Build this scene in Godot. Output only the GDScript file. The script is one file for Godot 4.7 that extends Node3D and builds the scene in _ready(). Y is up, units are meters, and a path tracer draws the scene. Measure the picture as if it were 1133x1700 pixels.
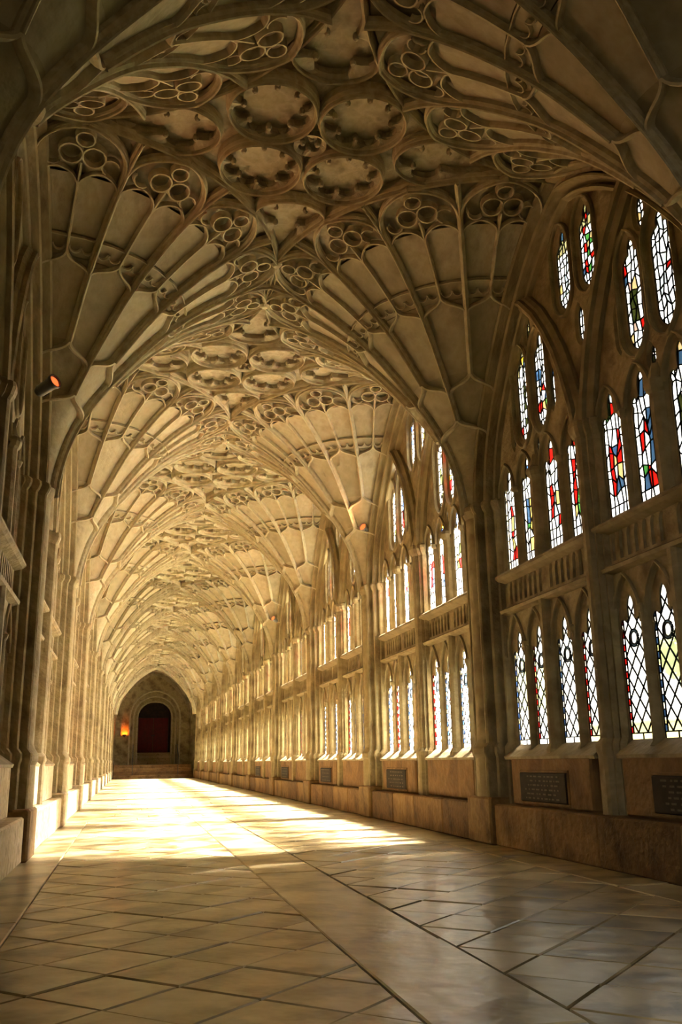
extends Node3D
# A fan-vaulted stone cloister walk. The corridor runs along -z, its centre line is x = 0.

const BAY := 4.284          # length of a bay
const PIER0 := -8.206       # z of the first pier in view
const AXIS := 2.1           # distance of a fan's axis from the centre line
const RIM := 2.142          # radius of a fan at its top
const TOP := 5.40           # height of the vault's crown
const SPRING := 3.05
const GLASS := 2.22         # distance of the glass from the centre line

var rng := RandomNumberGenerator.new()
var M := {}
var prof := []              # [radius, height, arc length share] along a fan
var shared := {}
var used := {}


# ------------------------------------------------------------------ start
func _ready() -> void:
	rng.seed = 20240
	# camera
	var cam := Camera3D.new()
	cam.name = "camera"
	add_child(cam)
	var yaw := 0.2252
	var pitch := 0.2652
	var roll := -0.0161
	var ahead := Vector3(sin(yaw) * cos(pitch), sin(pitch), -cos(yaw) * cos(pitch))
	var across := Vector3(cos(yaw), 0, sin(yaw))
	var above := across.cross(ahead)
	cam.transform = Transform3D(Basis(across * cos(roll) + above * sin(roll), above * cos(roll) - across * sin(roll), -ahead), Vector3(-1.1865, 0.74, 0))
	cam.fov = rad_to_deg(2.0 * atan(850.0 / 1514.83))
	cam.near = 0.05
	cam.far = 300.0
	# sky
	var env := Environment.new()
	env.background_mode = Environment.BG_SKY
	var sky := Sky.new()
	var air := ProceduralSkyMaterial.new()
	air.sky_top_color = rgb8(236, 238, 236)
	air.sky_horizon_color = rgb8(255, 248, 232)
	air.sky_curve = 0.3
	air.sky_energy_multiplier = 2.5
	air.ground_bottom_color = rgb8(150, 150, 110)
	air.ground_horizon_color = rgb8(220, 215, 190)
	air.sun_angle_max = 1.0
	sky.sky_material = air
	env.sky = sky
	env.tonemap_mode = Environment.TONE_MAPPER_LINEAR
	env.tonemap_exposure = 0.88
	env.sdfgi_enabled = true
	env.ssao_enabled = true
	env.ssil_enabled = true
	var we := WorldEnvironment.new()
	we.name = "environment"
	we.environment = env
	add_child(we)
	# a hazy sun over the garth on the right
	var sun := DirectionalLight3D.new()
	sun.name = "sun"
	sun.light_color = rgb8(255, 240, 224)
	sun.light_energy = 245.0
	sun.light_angular_distance = 15.0
	sun.shadow_enabled = true
	add_child(sun)
	var el := deg_to_rad(48.0)
	var az := deg_to_rad(6.0)
	sun.look_at_from_position(Vector3.ZERO, -Vector3(cos(el) * cos(az), sin(el), -cos(el) * sin(az)), Vector3.UP)
	make_profile()
	materials()
	build_ceiling()
	build_walls()
	build_floor()
	build_ends()
	build_unseen_side_walk()
	build_garth()
	build_fittings()


# ------------------------------------------------------------------ mesh building
class MB:
	var v := PackedVector3Array()
	var n := PackedVector3Array()
	var c := PackedColorArray()
	var col := Color(1, 1, 1, 1)
	func tri(a: Vector3, b: Vector3, d: Vector3) -> void:
		var k := (d - a).cross(b - a)
		if k.length_squared() < 1e-16:
			return
		k = k.normalized()
		v.append(a); v.append(b); v.append(d)
		n.append(k); n.append(k); n.append(k)
		c.append(col); c.append(col); c.append(col)
	func quad(a: Vector3, b: Vector3, d: Vector3, e: Vector3) -> void:
		tri(a, b, d)
		tri(a, d, e)
	func smooth(a: Vector3, b: Vector3, d: Vector3, na: Vector3, nb: Vector3, nd: Vector3) -> void:
		var k := (d - a).cross(b - a)
		if k.length_squared() < 1e-16:
			return
		if k.dot(na + nb + nd) < 0.0:
			v.append(a); v.append(d); v.append(b)
			n.append(na); n.append(nd); n.append(nb)
		else:
			v.append(a); v.append(b); v.append(d)
			n.append(na); n.append(nb); n.append(nd)
		c.append(col); c.append(col); c.append(col)
	func squad(a: Vector3, b: Vector3, d: Vector3, e: Vector3, na: Vector3, nb: Vector3, nd: Vector3, ne: Vector3) -> void:
		smooth(a, b, d, na, nb, nd)
		smooth(a, d, e, na, nd, ne)
	func add(o: MB, t: Transform3D) -> void:
		var turned := t.basis.determinant() < 0.0
		for i in o.v.size():
			var k := i
			if turned and i % 3 > 0:
				k = i + 1 if i % 3 == 1 else i - 1
			v.append(t * o.v[k])
			n.append((t.basis * o.n[k]).normalized())
			c.append(o.c[k])
	func box(lo: Vector3, hi: Vector3, ch := 0.0) -> void:
		# a box with chamfered upright and level edges
		if ch <= 0.0:
			var p := []
			for i in 8:
				p.append(Vector3(hi.x if i & 1 else lo.x, hi.y if i & 2 else lo.y, hi.z if i & 4 else lo.z))
			quad(p[0], p[1], p[3], p[2]); quad(p[4], p[6], p[7], p[5])
			quad(p[0], p[4], p[5], p[1]); quad(p[2], p[3], p[7], p[6])
			quad(p[0], p[2], p[6], p[4]); quad(p[1], p[5], p[7], p[3])
			return
		var rings := []
		for s in [[lo.y, ch], [lo.y + ch, 0.0], [hi.y - ch, 0.0], [hi.y, ch]]:
			var y: float = s[0]
			var k: float = s[1]
			var q := ch
			var a := lo.x + k; var b := hi.x - k; var d := lo.z + k; var e := hi.z - k
			rings.append([Vector3(a + q, y, d), Vector3(b - q, y, d), Vector3(b, y, d + q), Vector3(b, y, e - q), Vector3(b - q, y, e), Vector3(a + q, y, e), Vector3(a, y, e - q), Vector3(a, y, d + q)])
		for j in 3:
			for i in 8:
				var i2 := (i + 1) % 8
				quad(rings[j][i], rings[j][i2], rings[j + 1][i2], rings[j + 1][i])
		for i in range(1, 7):
			tri(rings[0][0], rings[0][i + 1], rings[0][i])
			tri(rings[3][0], rings[3][i], rings[3][i + 1])
	func mesh() -> ArrayMesh:
		var m := ArrayMesh.new()
		if v.is_empty():
			return m
		var a := []
		a.resize(Mesh.ARRAY_MAX)
		a[Mesh.ARRAY_VERTEX] = v
		a[Mesh.ARRAY_NORMAL] = n
		a[Mesh.ARRAY_COLOR] = c
		m.add_surface_from_arrays(Mesh.PRIMITIVE_TRIANGLES, a)
		return m


const ROLL := [[-0.5, -0.15], [-0.5, 0.35], [-0.34, 0.55], [-0.22, 0.62], [-0.16, 0.9], [0.0, 1.0], [0.16, 0.9], [0.22, 0.62], [0.34, 0.55], [0.5, 0.35], [0.5, -0.15]]
const PLAINRIB := [[-0.5, -0.15], [-0.42, 0.55], [-0.2, 1.0], [0.2, 1.0], [0.42, 0.55], [0.5, -0.15]]
const THINRIB := [[-0.5, -0.15], [-0.22, 1.0], [0.22, 1.0], [0.5, -0.15]]


func sweep(mb: MB, p: Array, nr: Array, w: float, d: float, shape: Array = PLAINRIB, closed := false) -> void:
	# a moulding of the given section along the points p; nr points out of the surface that it lies on
	var n := p.size()
	if n < 2:
		return
	var rows := []
	var norms := []
	for i in n:
		var a: Vector3 = p[(i - 1 + n) % n] if closed or i > 0 else p[i]
		var b: Vector3 = p[(i + 1) % n] if closed or i < n - 1 else p[i]
		var t := (b - a).normalized()
		var up: Vector3 = nr[i]
		up = (up - t * up.dot(t)).normalized()
		var side := t.cross(up)
		var row := []
		var nn := []
		for q in shape.size():
			row.append(p[i] + side * (shape[q][0] * w) + up * (shape[q][1] * d))
			if q > 0:
				var e := Vector2((shape[q][0] - shape[q - 1][0]) * w, (shape[q][1] - shape[q - 1][1]) * d).normalized()
				nn.append(side * -e.y + up * e.x)
		rows.append(row)
		norms.append(nn)
	for i in (n if closed else n - 1):
		var j := (i + 1) % n
		for q in shape.size() - 1:
			mb.squad(rows[i][q], rows[i][q + 1], rows[j][q + 1], rows[j][q], norms[i][q], norms[i][q], norms[j][q], norms[j][q])


func same(v: Vector3, n: int) -> Array:
	var a := []
	a.resize(n)
	a.fill(v)
	return a


func lathe(mb: MB, pts: Array, t: Transform3D, seg := 16) -> void:
	# pts: [radius, height] from one end to the other
	for i in pts.size() - 1:
		var e := Vector2(pts[i + 1][0] - pts[i][0], pts[i + 1][1] - pts[i][1]).normalized()
		for k in seg:
			var a := TAU * k / seg
			var b := TAU * (k + 1) / seg
			var da := Vector3(cos(a), 0, sin(a))
			var db := Vector3(cos(b), 0, sin(b))
			var up := Vector3.UP
			var na := (t.basis * (da * e.y - up * e.x)).normalized()
			var nb := (t.basis * (db * e.y - up * e.x)).normalized()
			mb.squad(t * (da * pts[i][0] + up * pts[i][1]), t * (db * pts[i][0] + up * pts[i][1]), t * (db * pts[i + 1][0] + up * pts[i + 1][1]), t * (da * pts[i + 1][0] + up * pts[i + 1][1]), na, nb, nb, na)


# ------------------------------------------------------------------ names, labels, nodes
func numbered(called: String, parent: Node) -> String:
	var key := [parent, called]
	var k: int = used.get(key, 0)
	used[key] = k + 1
	return called if k == 0 else "%s_%03d" % [called, k]


func node(called: String, parent: Node = null, at := Vector3.ZERO, turn := 0.0) -> Node3D:
	if parent == null:
		parent = self
	var o := Node3D.new()
	o.name = numbered(called, parent)
	parent.add_child(o, true)
	o.position = at
	o.rotation.y = turn
	return o


func put(called: String, mesh: Mesh, mat: Material, parent: Node = null, at := Vector3.ZERO, turn := 0.0) -> MeshInstance3D:
	if parent == null:
		parent = self
	var o := MeshInstance3D.new()
	o.name = numbered(called, parent)
	o.mesh = mesh
	o.material_override = mat
	o.cast_shadow = GeometryInstance3D.SHADOW_CASTING_SETTING_ON
	parent.add_child(o, true)
	o.position = at
	o.rotation.y = turn
	return o


func tag(o: Node, label: String, category: String, group := "", kind := "") -> void:
	o.set_meta("label", label)
	o.set_meta("category", category)
	if group:
		o.set_meta("group", group)
	if kind:
		o.set_meta("kind", kind)


# ------------------------------------------------------------------ materials
func noise_tex(sd: int, freq: float, stops: Array, normal := 0.0, oct := 5, size := 512, warp := 0.0) -> NoiseTexture2D:
	var f := FastNoiseLite.new()
	f.seed = sd
	f.noise_type = FastNoiseLite.TYPE_SIMPLEX_SMOOTH
	f.frequency = freq
	f.fractal_octaves = oct
	if warp > 0.0:
		f.domain_warp_enabled = true
		f.domain_warp_amplitude = warp
		f.domain_warp_frequency = freq * 0.6
	var t := NoiseTexture2D.new()
	t.width = size
	t.height = size
	t.seamless = true
	t.noise = f
	if normal > 0.0:
		t.as_normal_map = true
		t.bump_strength = normal
	else:
		var g := Gradient.new()
		g.offsets = PackedFloat32Array(stops.map(func(s): return s[0]))
		g.colors = PackedColorArray(stops.map(func(s): return s[1]))
		t.color_ramp = g
	return t


func rgb8(r: int, g: int, b: int) -> Color:
	return Color(r / 255.0, g / 255.0, b / 255.0)


func stone_mat(tint: Color, tex: Texture2D, scale: float, rough := 0.85, relief: Texture2D = null, nscale := 0.6) -> StandardMaterial3D:
	var m := StandardMaterial3D.new()
	m.albedo_color = tint
	m.albedo_texture = tex
	m.roughness = rough
	m.metallic_specular = 0.35
	m.uv1_triplanar = true
	m.uv1_world_triplanar = true
	m.uv1_scale = Vector3.ONE * scale
	if relief:
		m.normal_enabled = true
		m.normal_texture = relief
		m.normal_scale = nscale
	return m


func materials() -> void:
	var w := Color.WHITE
	var weather := noise_tex(3, 0.012, [[0.0, rgb8(160, 146, 122)], [0.3, rgb8(212, 203, 184)], [0.5, rgb8(238, 232, 218)], [0.7, rgb8(218, 210, 184)], [1.0, rgb8(252, 248, 240)]], 0.0, 6)
	var grit := noise_tex(7, 0.03, [], 5.0, 5)
	var dirty := noise_tex(11, 0.006, [[0.0, rgb8(140, 126, 104)], [0.4, rgb8(196, 184, 160)], [0.6, rgb8(226, 217, 196)], [0.8, rgb8(204, 194, 164)], [1.0, rgb8(246, 240, 224)]], 0.0, 6, 512, 20.0)
	var flag := noise_tex(19, 0.003, [[0.0, rgb8(120, 108, 80)], [0.3, rgb8(158, 146, 112)], [0.5, rgb8(212, 202, 172)], [0.7, rgb8(230, 222, 198)], [1.0, rgb8(248, 242, 224)]], 0.0, 6, 1024, 60.0)
	var undulating := noise_tex(23, 0.012, [], 3.0, 4)
	M.vault = [stone_mat(rgb8(164, 156, 138), weather, 0.55, 0.85, grit), stone_mat(rgb8(154, 146, 126), weather, 0.47, 0.85, grit), stone_mat(rgb8(172, 164, 146), weather, 0.62, 0.85, grit)]
	M.rib = stone_mat(rgb8(186, 178, 158), weather, 0.8, 0.8, grit)
	M.pier = stone_mat(rgb8(156, 146, 120), dirty, 0.6, 0.75, grit)
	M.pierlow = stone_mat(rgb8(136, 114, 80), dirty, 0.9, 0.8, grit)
	M.tracery = stone_mat(rgb8(152, 142, 116), dirty, 0.8, 0.7, grit)
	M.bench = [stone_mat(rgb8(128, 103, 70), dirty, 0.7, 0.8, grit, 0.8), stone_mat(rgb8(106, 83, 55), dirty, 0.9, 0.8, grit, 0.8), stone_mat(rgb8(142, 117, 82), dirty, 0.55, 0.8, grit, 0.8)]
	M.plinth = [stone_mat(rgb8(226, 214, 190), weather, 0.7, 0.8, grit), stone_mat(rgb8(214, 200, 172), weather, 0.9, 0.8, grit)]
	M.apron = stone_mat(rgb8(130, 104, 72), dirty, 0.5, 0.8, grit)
	M.flag = []
	for k in [[212, 204, 182, 0.45], [202, 193, 168, 0.62], [220, 212, 192, 0.38], [196, 188, 164, 0.55], [214, 202, 174, 0.7]]:
		M.flag.append(stone_mat(rgb8(k[0], k[1], k[2]), flag, k[3], 0.28, undulating, 0.45))
		M.flag[-1].metallic_specular = 0.5
	M.flagred = stone_mat(rgb8(206, 160, 128), flag, 0.6, 0.45, undulating, 0.5)
	M.mortar = stone_mat(rgb8(92, 80, 60), dirty, 1.5, 0.95)
	M.slate = stone_mat(rgb8(44, 38, 34), dirty, 1.2, 0.85)
	M.slatemark = stone_mat(rgb8(84, 76, 66), weather, 2.0, 0.7)
	M.lead = StandardMaterial3D.new()
	M.lead.albedo_color = rgb8(34, 32, 30)
	M.lead.roughness = 0.6
	M.lead.metallic = 0.4
	M.glass = StandardMaterial3D.new()       # every piece's colour and clearness come with the piece
	M.glass.albedo_color = w
	M.glass.vertex_color_use_as_albedo = true
	M.glass.transparency = BaseMaterial3D.TRANSPARENCY_ALPHA
	M.glass.roughness = 0.35
	M.glass.backlight_enabled = true
	M.glass.backlight = w
	M.glass.cull_mode = BaseMaterial3D.CULL_DISABLED
	M.steel = StandardMaterial3D.new()
	M.steel.albedo_color = rgb8(150, 148, 142)
	M.steel.metallic = 0.8
	M.steel.roughness = 0.35
	M.black = StandardMaterial3D.new()
	M.black.albedo_color = rgb8(28, 26, 24)
	M.black.roughness = 0.5
	M.lens = StandardMaterial3D.new()
	M.lens.albedo_color = rgb8(255, 150, 90)
	M.lens.emission_enabled = true
	M.lens.emission = rgb8(255, 120, 60)
	M.lens.emission_energy_multiplier = 1.3
	M.red = stone_mat(rgb8(120, 8, 10), noise_tex(31, 0.02, [[0.0, rgb8(190, 190, 190)], [1.0, w]], 0.0, 3, 256), 0.8, 0.5)
	M.oak = stone_mat(rgb8(60, 36, 22), noise_tex(37, 0.02, [[0.0, rgb8(150, 150, 150)], [1.0, w]], 0.0, 3, 256), 0.8, 0.6)
	M.grass = stone_mat(rgb8(112, 124, 84), noise_tex(41, 0.03, [[0.0, rgb8(150, 160, 120)], [1.0, w]], 0.0, 4, 256), 0.4, 0.95)
	M.leaf = StandardMaterial3D.new()
	M.leaf.albedo_color = rgb8(122, 126, 104)
	M.leaf.roughness = 0.7
	M.leaf.backlight_enabled = true
	M.leaf.backlight = rgb8(110, 118, 88)
	M.leaf.cull_mode = BaseMaterial3D.CULL_DISABLED
	M.bark = stone_mat(rgb8(96, 80, 60), dirty, 1.0, 0.9)
	M.roof = stone_mat(rgb8(120, 112, 100), weather, 0.3, 0.9)


# ------------------------------------------------------------------ the fan vault
func make_profile() -> void:
	var k := [[0.115, 2.95], [0.12, 3.05], [0.145, 3.3], [0.24, 3.65], [0.42, 4.0], [0.68, 4.35], [1.0, 4.72], [1.3, 4.98], [1.6, 5.19], [1.9, 5.34], [2.142, 5.40], [2.35, 5.42]]
	for i in range(1, k.size() - 2):
		for s in 10:
			var t := s / 10.0
			var p := []
			for c in 2:
				var a: float = k[i - 1][c]
				var b: float = k[i][c]
				var d: float = k[i + 1][c]
				var e: float = k[i + 2][c]
				p.append(0.5 * (2.0 * b + (d - a) * t + (2.0 * a - 5.0 * b + 4.0 * d - e) * t * t + (3.0 * b - a - 3.0 * d + e) * t * t * t))
			prof.append([p[0], p[1], 0.0])
	prof.append([RIM, TOP, 0.0])
	for i in range(1, prof.size()):
		prof[i][2] = prof[i - 1][2] + Vector2(prof[i][0] - prof[i - 1][0], prof[i][1] - prof[i - 1][1]).length()


func prof_at(l: float) -> Array:
	# [radius, height, slope of radius, slope of height] at the length l along the profile
	var n := prof.size()
	var lo := 0
	var hi := n - 1
	while hi - lo > 1:
		var mid := (lo + hi) / 2
		if prof[mid][2] <= l:
			lo = mid
		else:
			hi = mid
	var a: Array = prof[lo]
	var b: Array = prof[hi]
	var d: float = b[2] - a[2]
	var t: float = (l - a[2]) / d
	return [lerpf(a[0], b[0], t), lerpf(a[1], b[1], t), (b[0] - a[0]) / d, (b[1] - a[1]) / d]


func len_at(column: int, value: float) -> float:
	for i in range(1, prof.size()):
		if prof[i][column] >= value:
			var t: float = (value - prof[i - 1][column]) / maxf(prof[i][column] - prof[i - 1][column], 1e-9)
			return lerpf(prof[i - 1][2], prof[i][2], t)
	return prof[-1][2]


func fs(th: float, l: float) -> Vector3:
	var p := prof_at(l)
	return Vector3(p[0] * cos(th), p[1], -p[0] * sin(th))


func fn(th: float, l: float) -> Vector3:
	var p := prof_at(l)
	return Vector3(p[3] * cos(th), -p[2], -p[3] * sin(th)).normalized()


func fan_patch(mb: MB, th0: float, half: float, l0: float, l1: float, nt: int, nl: int, back := 0.0) -> void:
	for i in nt:
		for j in nl:
			var a := th0 - half + 2.0 * half * i / nt
			var b := th0 - half + 2.0 * half * (i + 1) / nt
			var c := lerpf(l0, l1, float(j) / nl)
			var d := lerpf(l0, l1, float(j + 1) / nl)
			var q := [fs(a, c), fs(b, c), fs(b, d), fs(a, d)]
			var w := [fn(a, c), fn(b, c), fn(b, d), fn(a, d)]
			for k in 4:
				q[k] -= w[k] * back
			mb.squad(q[0], q[1], q[2], q[3], w[0], w[1], w[2], w[3])


func fan_curve(mb: MB, pts: Array, w: float, d: float, shape: Array = PLAINRIB, closed := false) -> void:
	# pts: [angle, length along the profile]
	var p := []
	var n := []
	for q in pts:
		p.append(fs(q[0], q[1]))
		n.append(fn(q[0], q[1]))
	sweep(mb, p, n, w, d, shape, closed)


func bez(a: Vector2, b: Vector2, c: Vector2, d: Vector2, n: int) -> Array:
	var out := []
	for i in n + 1:
		var t := float(i) / n
		var s := 1.0 - t
		out.append(a * s * s * s + b * 3.0 * s * s * t + c * 3.0 * s * t * t + d * t * t * t)
	return out


func fan_head(mb: MB, th0: float, half: float, ls: float, la: float, w: float, d: float, ogee: bool, shape: Array = PLAINRIB, n := 8) -> void:
	# the arched head of a panel: two curves that meet at its apex
	for s in [-1.0, 1.0]:
		var k := la - ls
		var pts: Array
		if ogee:
			pts = bez(Vector2(half * s, ls), Vector2(half * s * 0.98, ls + 0.55 * k), Vector2(half * s * 0.12, ls + 0.42 * k), Vector2(0, la), n)
		else:
			pts = bez(Vector2(half * s, ls), Vector2(half * s, ls + 0.6 * k), Vector2(half * s * 0.42, la - 0.06 * k), Vector2(0, la), n)
		fan_curve(mb, pts.map(func(q): return [th0 + q.x, q.y]), w, d, shape)


func fan_ring(mb: MB, th0: float, l0: float, radius: float, w: float, d: float, from := 0.0, to := TAU, n := 14) -> void:
	var r: float = prof_at(l0)[0]
	var pts := []
	var closed := to - from > TAU - 0.01
	for i in (n if closed else n + 1):
		var a := lerpf(from, to, float(i) / n)
		pts.append([th0 + radius * cos(a) / r, l0 + radius * sin(a)])
	fan_curve(mb, pts, w, d, THINRIB, closed)


func fan_parts() -> Dictionary:
	# name -> [function that adds the piece at an angle to a mesh, angles, material]
	var e := PI / 8.0
	var y0 := 0.0
	var t0s := len_at(0, 0.30); var t0a := len_at(0, 0.385)
	var t1s := len_at(0, 0.52); var t1a := len_at(0, 0.645)
	var t2s := len_at(0, 1.02); var t2a := len_at(0, 1.16); var band := len_at(0, 1.275)
	var t3s := len_at(0, 1.74); var rim := len_at(0, RIM)
	var joint := len_at(0, 1.69)
	var eight := []
	for i in 8:
		eight.append((i - 3.5) * e)
	var four := [-3.0 * e, -e, e, 3.0 * e]
	var two := [-2.0 * e, 2.0 * e]
	var g := 0.007
	var d := {}
	d["lower_panel"] = [func(mb, a): fan_patch(mb, a, 2.0 * e, y0, t0a, 10, 8), two, 0]
	d["middle_panel"] = [func(mb, a): fan_patch(mb, a, e, t0a, t1a, 6, 4), four, 1]
	d["long_panel"] = [func(mb, a): fan_patch(mb, a, e / 2.0, t1a, t2a - 0.05, 4, 7), eight, 0]
	d["band_panel"] = [func(mb, a): fan_patch(mb, a, e / 2.0, t2a - 0.05 + g, band, 4, 3), eight, 1]
	d["light_panel"] = [func(mb, a): fan_patch(mb, a, e / 2.0, band + g, joint, 4, 5), eight, 2]
	d["crown_panel"] = [func(mb, a): fan_patch(mb, a, e / 2.0, joint + g, rim - 0.035, 4, 5, 0.03), eight, 0]
	var main_rib := func(mb, a, l):
		var pts := []
		for i in 25:
			pts.append([a, lerpf(l, rim, i / 24.0)])
		fan_curve(mb, pts, 0.054, 0.08, ROLL)
	d["wall_rib"] = [func(mb, a): main_rib.call(mb, a, y0), [-4.0 * e, 4.0 * e, 0.0], 3]
	d["rib"] = [func(mb, a): main_rib.call(mb, a, t0a), two, 3]
	d["upper_rib"] = [func(mb, a): main_rib.call(mb, a, t1a), four, 3]
	d["mullion_rib"] = [func(mb, a):
		var pts := []
		for i in 11:
			pts.append([a, lerpf(t2a, len_at(0, 1.80), i / 10.0)])
		fan_curve(mb, pts, 0.034, 0.045, PLAINRIB), eight, 3]
	d["lower_head"] = [func(mb, a): fan_head(mb, a, 2.0 * e, t0s, t0a, 0.045, 0.06, true, PLAINRIB, 12), two, 3]
	d["middle_head"] = [func(mb, a): fan_head(mb, a, e, t1s, t1a, 0.042, 0.058, true, PLAINRIB, 10), four, 3]
	d["long_head"] = [func(mb, a):
		fan_head(mb, a, e / 2.0, t2s, t2a, 0.034, 0.05, true)
		for s in [-0.25, 0.25]:
			for k in [-0.11, 0.11]:
				fan_ring(mb, a + (s + k) * e, len_at(0, 1.195), 0.048, 0.018, 0.03, PI * 0.95, TAU + 0.05 * PI, 7)
			fan_curve(mb, [[a + (s - 0.24) * e, band - 0.02], [a + s * e, band - 0.015], [a + (s + 0.24) * e, band - 0.02]], 0.02, 0.03, THINRIB), eight, 3]
	d["crown_head"] = [func(mb, a):
		fan_head(mb, a, e / 2.0, t3s, rim - 0.005, 0.05, 0.07, false, ROLL, 10)
		for s in [-1.0, 1.0]:
			fan_head(mb, a + s * e * 0.25, e * 0.25, len_at(0, 1.60), len_at(0, 1.745), 0.026, 0.045, false, THINRIB, 6)
			fan_ring(mb, a + s * 0.088 / 1.87, len_at(0, 1.865), 0.088, 0.028, 0.055)
			fan_ring(mb, a + s * 0.225 / 1.84, len_at(0, 1.815), 0.068, 0.024, 0.045, PI * 0.5 - s * PI * 0.35, PI * 1.5 - s * PI * 0.2 + PI * 0.1, 9)
		fan_ring(mb, a, len_at(0, 2.005), 0.07, 0.026, 0.05), eight, 3]
	# the level rib round the fan's top
	d["rim_rib"] = [func(mb, a):
		var p := []
		for i in 7:
			var t: float = a + e * (i / 6.0 - 0.5)
			p.append(Vector3(RIM * cos(t), TOP + 0.07, -RIM * sin(t)))
		sweep(mb, p, same(Vector3.DOWN, 7), 0.046, 0.12, ROLL), eight, 3]
	return d


func fan_material(k: int, i: int) -> Material:
	return M.rib if k == 3 else M.vault[(k + i) % 3]


func build_ceiling() -> void:
	var ceiling := node("ceiling")
	tag(ceiling, "pale stone fan vault that roofs the whole cloister walk", "ceiling", "", "structure")
	var parts := fan_parts()
	var meshes := {}
	var whole := MB.new()
	for key in parts:
		var mb := MB.new()
		parts[key][0].call(mb, 0.0)
		meshes[key] = mb.mesh()
		for a in parts[key][1]:
			whole.add(mb, Transform3D(Basis(Vector3.UP, a), Vector3.ZERO))
	var far_mesh := whole.mesh()
	for n in range(-2, 11):
		for s in [1.0, -1.0]:
			var z := PIER0 - n * BAY
			if n >= -1 and n <= 3:
				var fan := node("fan_vault", ceiling, Vector3(AXIS * s, 0, z), PI if s > 0 else 0.0)
				for key in parts:
					var i := 0
					for a in parts[key][1]:
						put(key, meshes[key], fan_material(parts[key][2], i + absi(n)), fan, Vector3.ZERO, a)
						i += 1
			else:
				put("fan_vault", far_mesh, M.vault[absi(n) % 3], ceiling, Vector3(AXIS * s, 0, z), PI if s > 0 else 0.0)
	# the flat crown of each bay: four roundels, four kites, ridge ribs
	var field := MB.new()
	field.box(Vector3(-2.2, TOP + 0.09, -BAY / 2.0), Vector3(2.2, TOP + 0.2, BAY / 2.0))
	var field_m := field.mesh()
	var ring := MB.new()
	var q := 0.345
	var circle := []
	for i in 40:
		circle.append(Vector3(0.327 * cos(TAU * i / 40), TOP + 0.07, 0.327 * sin(TAU * i / 40)))
	sweep(ring, circle, same(Vector3.DOWN, 40), 0.046, 0.115, ROLL, true)
	var ring_m := ring.mesh()
	var eightfoil := foil_plate(func(_a): return 0.325, 8, 0.305, 0.305, 0.0)
	var kites := []
	var foils := []
	var bows := []
	for turned in 2:
		# outline of a kite from its tip to the two roundels, as the fans' rims leave it
		var tip := 1.722 if turned == 0 else 1.66
		var poly := PackedVector2Array()
		var cx := AXIS if turned == 0 else RIM
		var cz := RIM if turned == 0 else AXIS
		var reach := 0.31 if turned == 0 else 0.28
		for i in 9:
			var x := lerpf(0.0, reach, i / 8.0)
			poly.append(Vector2(x, cz - sqrt(maxf(RIM * RIM - (cx - x) * (cx - x), 0.0))))
		poly[0].y = minf(tip, poly[0].y)
		var w: float = poly[8].x
		var z0: float = poly[8].y
		var z1 := 0.735 if turned == 0 else 0.70
		for i in range(1, 8):
			var a := PI * 0.5 * i / 7.0
			poly.append(Vector2(w * cos(a) if i < 7 else 0.0, lerpf(z0, z1, sin(a))))
		var full := poly.duplicate()
		for i in range(poly.size() - 2, 0, -1):
			full.append(Vector2(-poly[i].x, poly[i].y))
		kites.append(full)
		var outline := []
		for p in full.slice(7, full.size() - 6):
			outline.append(Vector3(p.x, TOP + 0.07, p.y))
		var bow := MB.new()
		sweep(bow, outline, same(Vector3.DOWN, outline.size()), 0.04, 0.1, ROLL)
		bows.append(bow.mesh())
		var mid := 1.04 if turned == 0 else 1.0
		foils.append(foil_plate(func(a): return reach_of(full, Vector2(0, mid), a) - 0.012, 4, 0.34, 0.54 if turned == 0 else 0.53, mid))
	var small := foil_plate(func(_a): return 0.13, 4, 0.105, 0.105, 0.0)
	var ridge := MB.new()
	sweep(ridge, [Vector3(0, TOP + 0.07, 1.70), Vector3(0, TOP + 0.07, BAY / 2.0)], same(Vector3.DOWN, 2), 0.055, 0.125, ROLL)
	sweep(ridge, [Vector3(0, TOP + 0.07, -1.70), Vector3(0, TOP + 0.07, -BAY / 2.0)], same(Vector3.DOWN, 2), 0.055, 0.125, ROLL)
	for s in [-1.0, 1.0]:
		lathe(ridge, [[0.055, TOP + 0.0], [0.055, TOP - 0.05], [0.03, TOP - 0.075], [0.0, TOP - 0.08]], Transform3D(Basis(), Vector3(0, 0, 1.722 * s)), 10)
	var ridge_m := ridge.mesh()
	for n in range(-2, 10):
		var crown := node("vault_crown", ceiling, Vector3(0, 0, PIER0 - (n + 0.5) * BAY))
		put("field", field_m, M.vault[absi(n) % 3], crown)
		put("ridge_rib", ridge_m, M.rib, crown)
		for i in 4:
			var at := Vector3(q if i & 1 else -q, 0, q if i & 2 else -q)
			put("roundel_ring", ring_m, M.rib, crown, at)
			put("roundel_tracery", eightfoil, M.vault[(i + absi(n)) % 3], crown, at, PI / 8.0)
		put("small_foil", small, M.vault[1], crown, Vector3.ZERO, PI / 4.0)
		for i in 2:
			put("kite_tracery", foils[0], M.vault[(i + n + 3) % 3], crown, Vector3.ZERO, PI * i)
			put("kite_rib", bows[0], M.rib, crown, Vector3.ZERO, PI * i)
			put("kite_rib", bows[1], M.rib, crown, Vector3.ZERO, PI * i + PI / 2.0)
			put("kite_tracery", foils[1], M.vault[(i + n + 4) % 3], crown, Vector3.ZERO, PI * i + PI / 2.0)
	var lid := MB.new()
	lid.box(Vector3(-2.9, TOP + 0.25, -64.0), Vector3(2.9, TOP + 0.6, 6.0))
	put("roof_slab", lid.mesh(), M.roof, ceiling)


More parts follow.
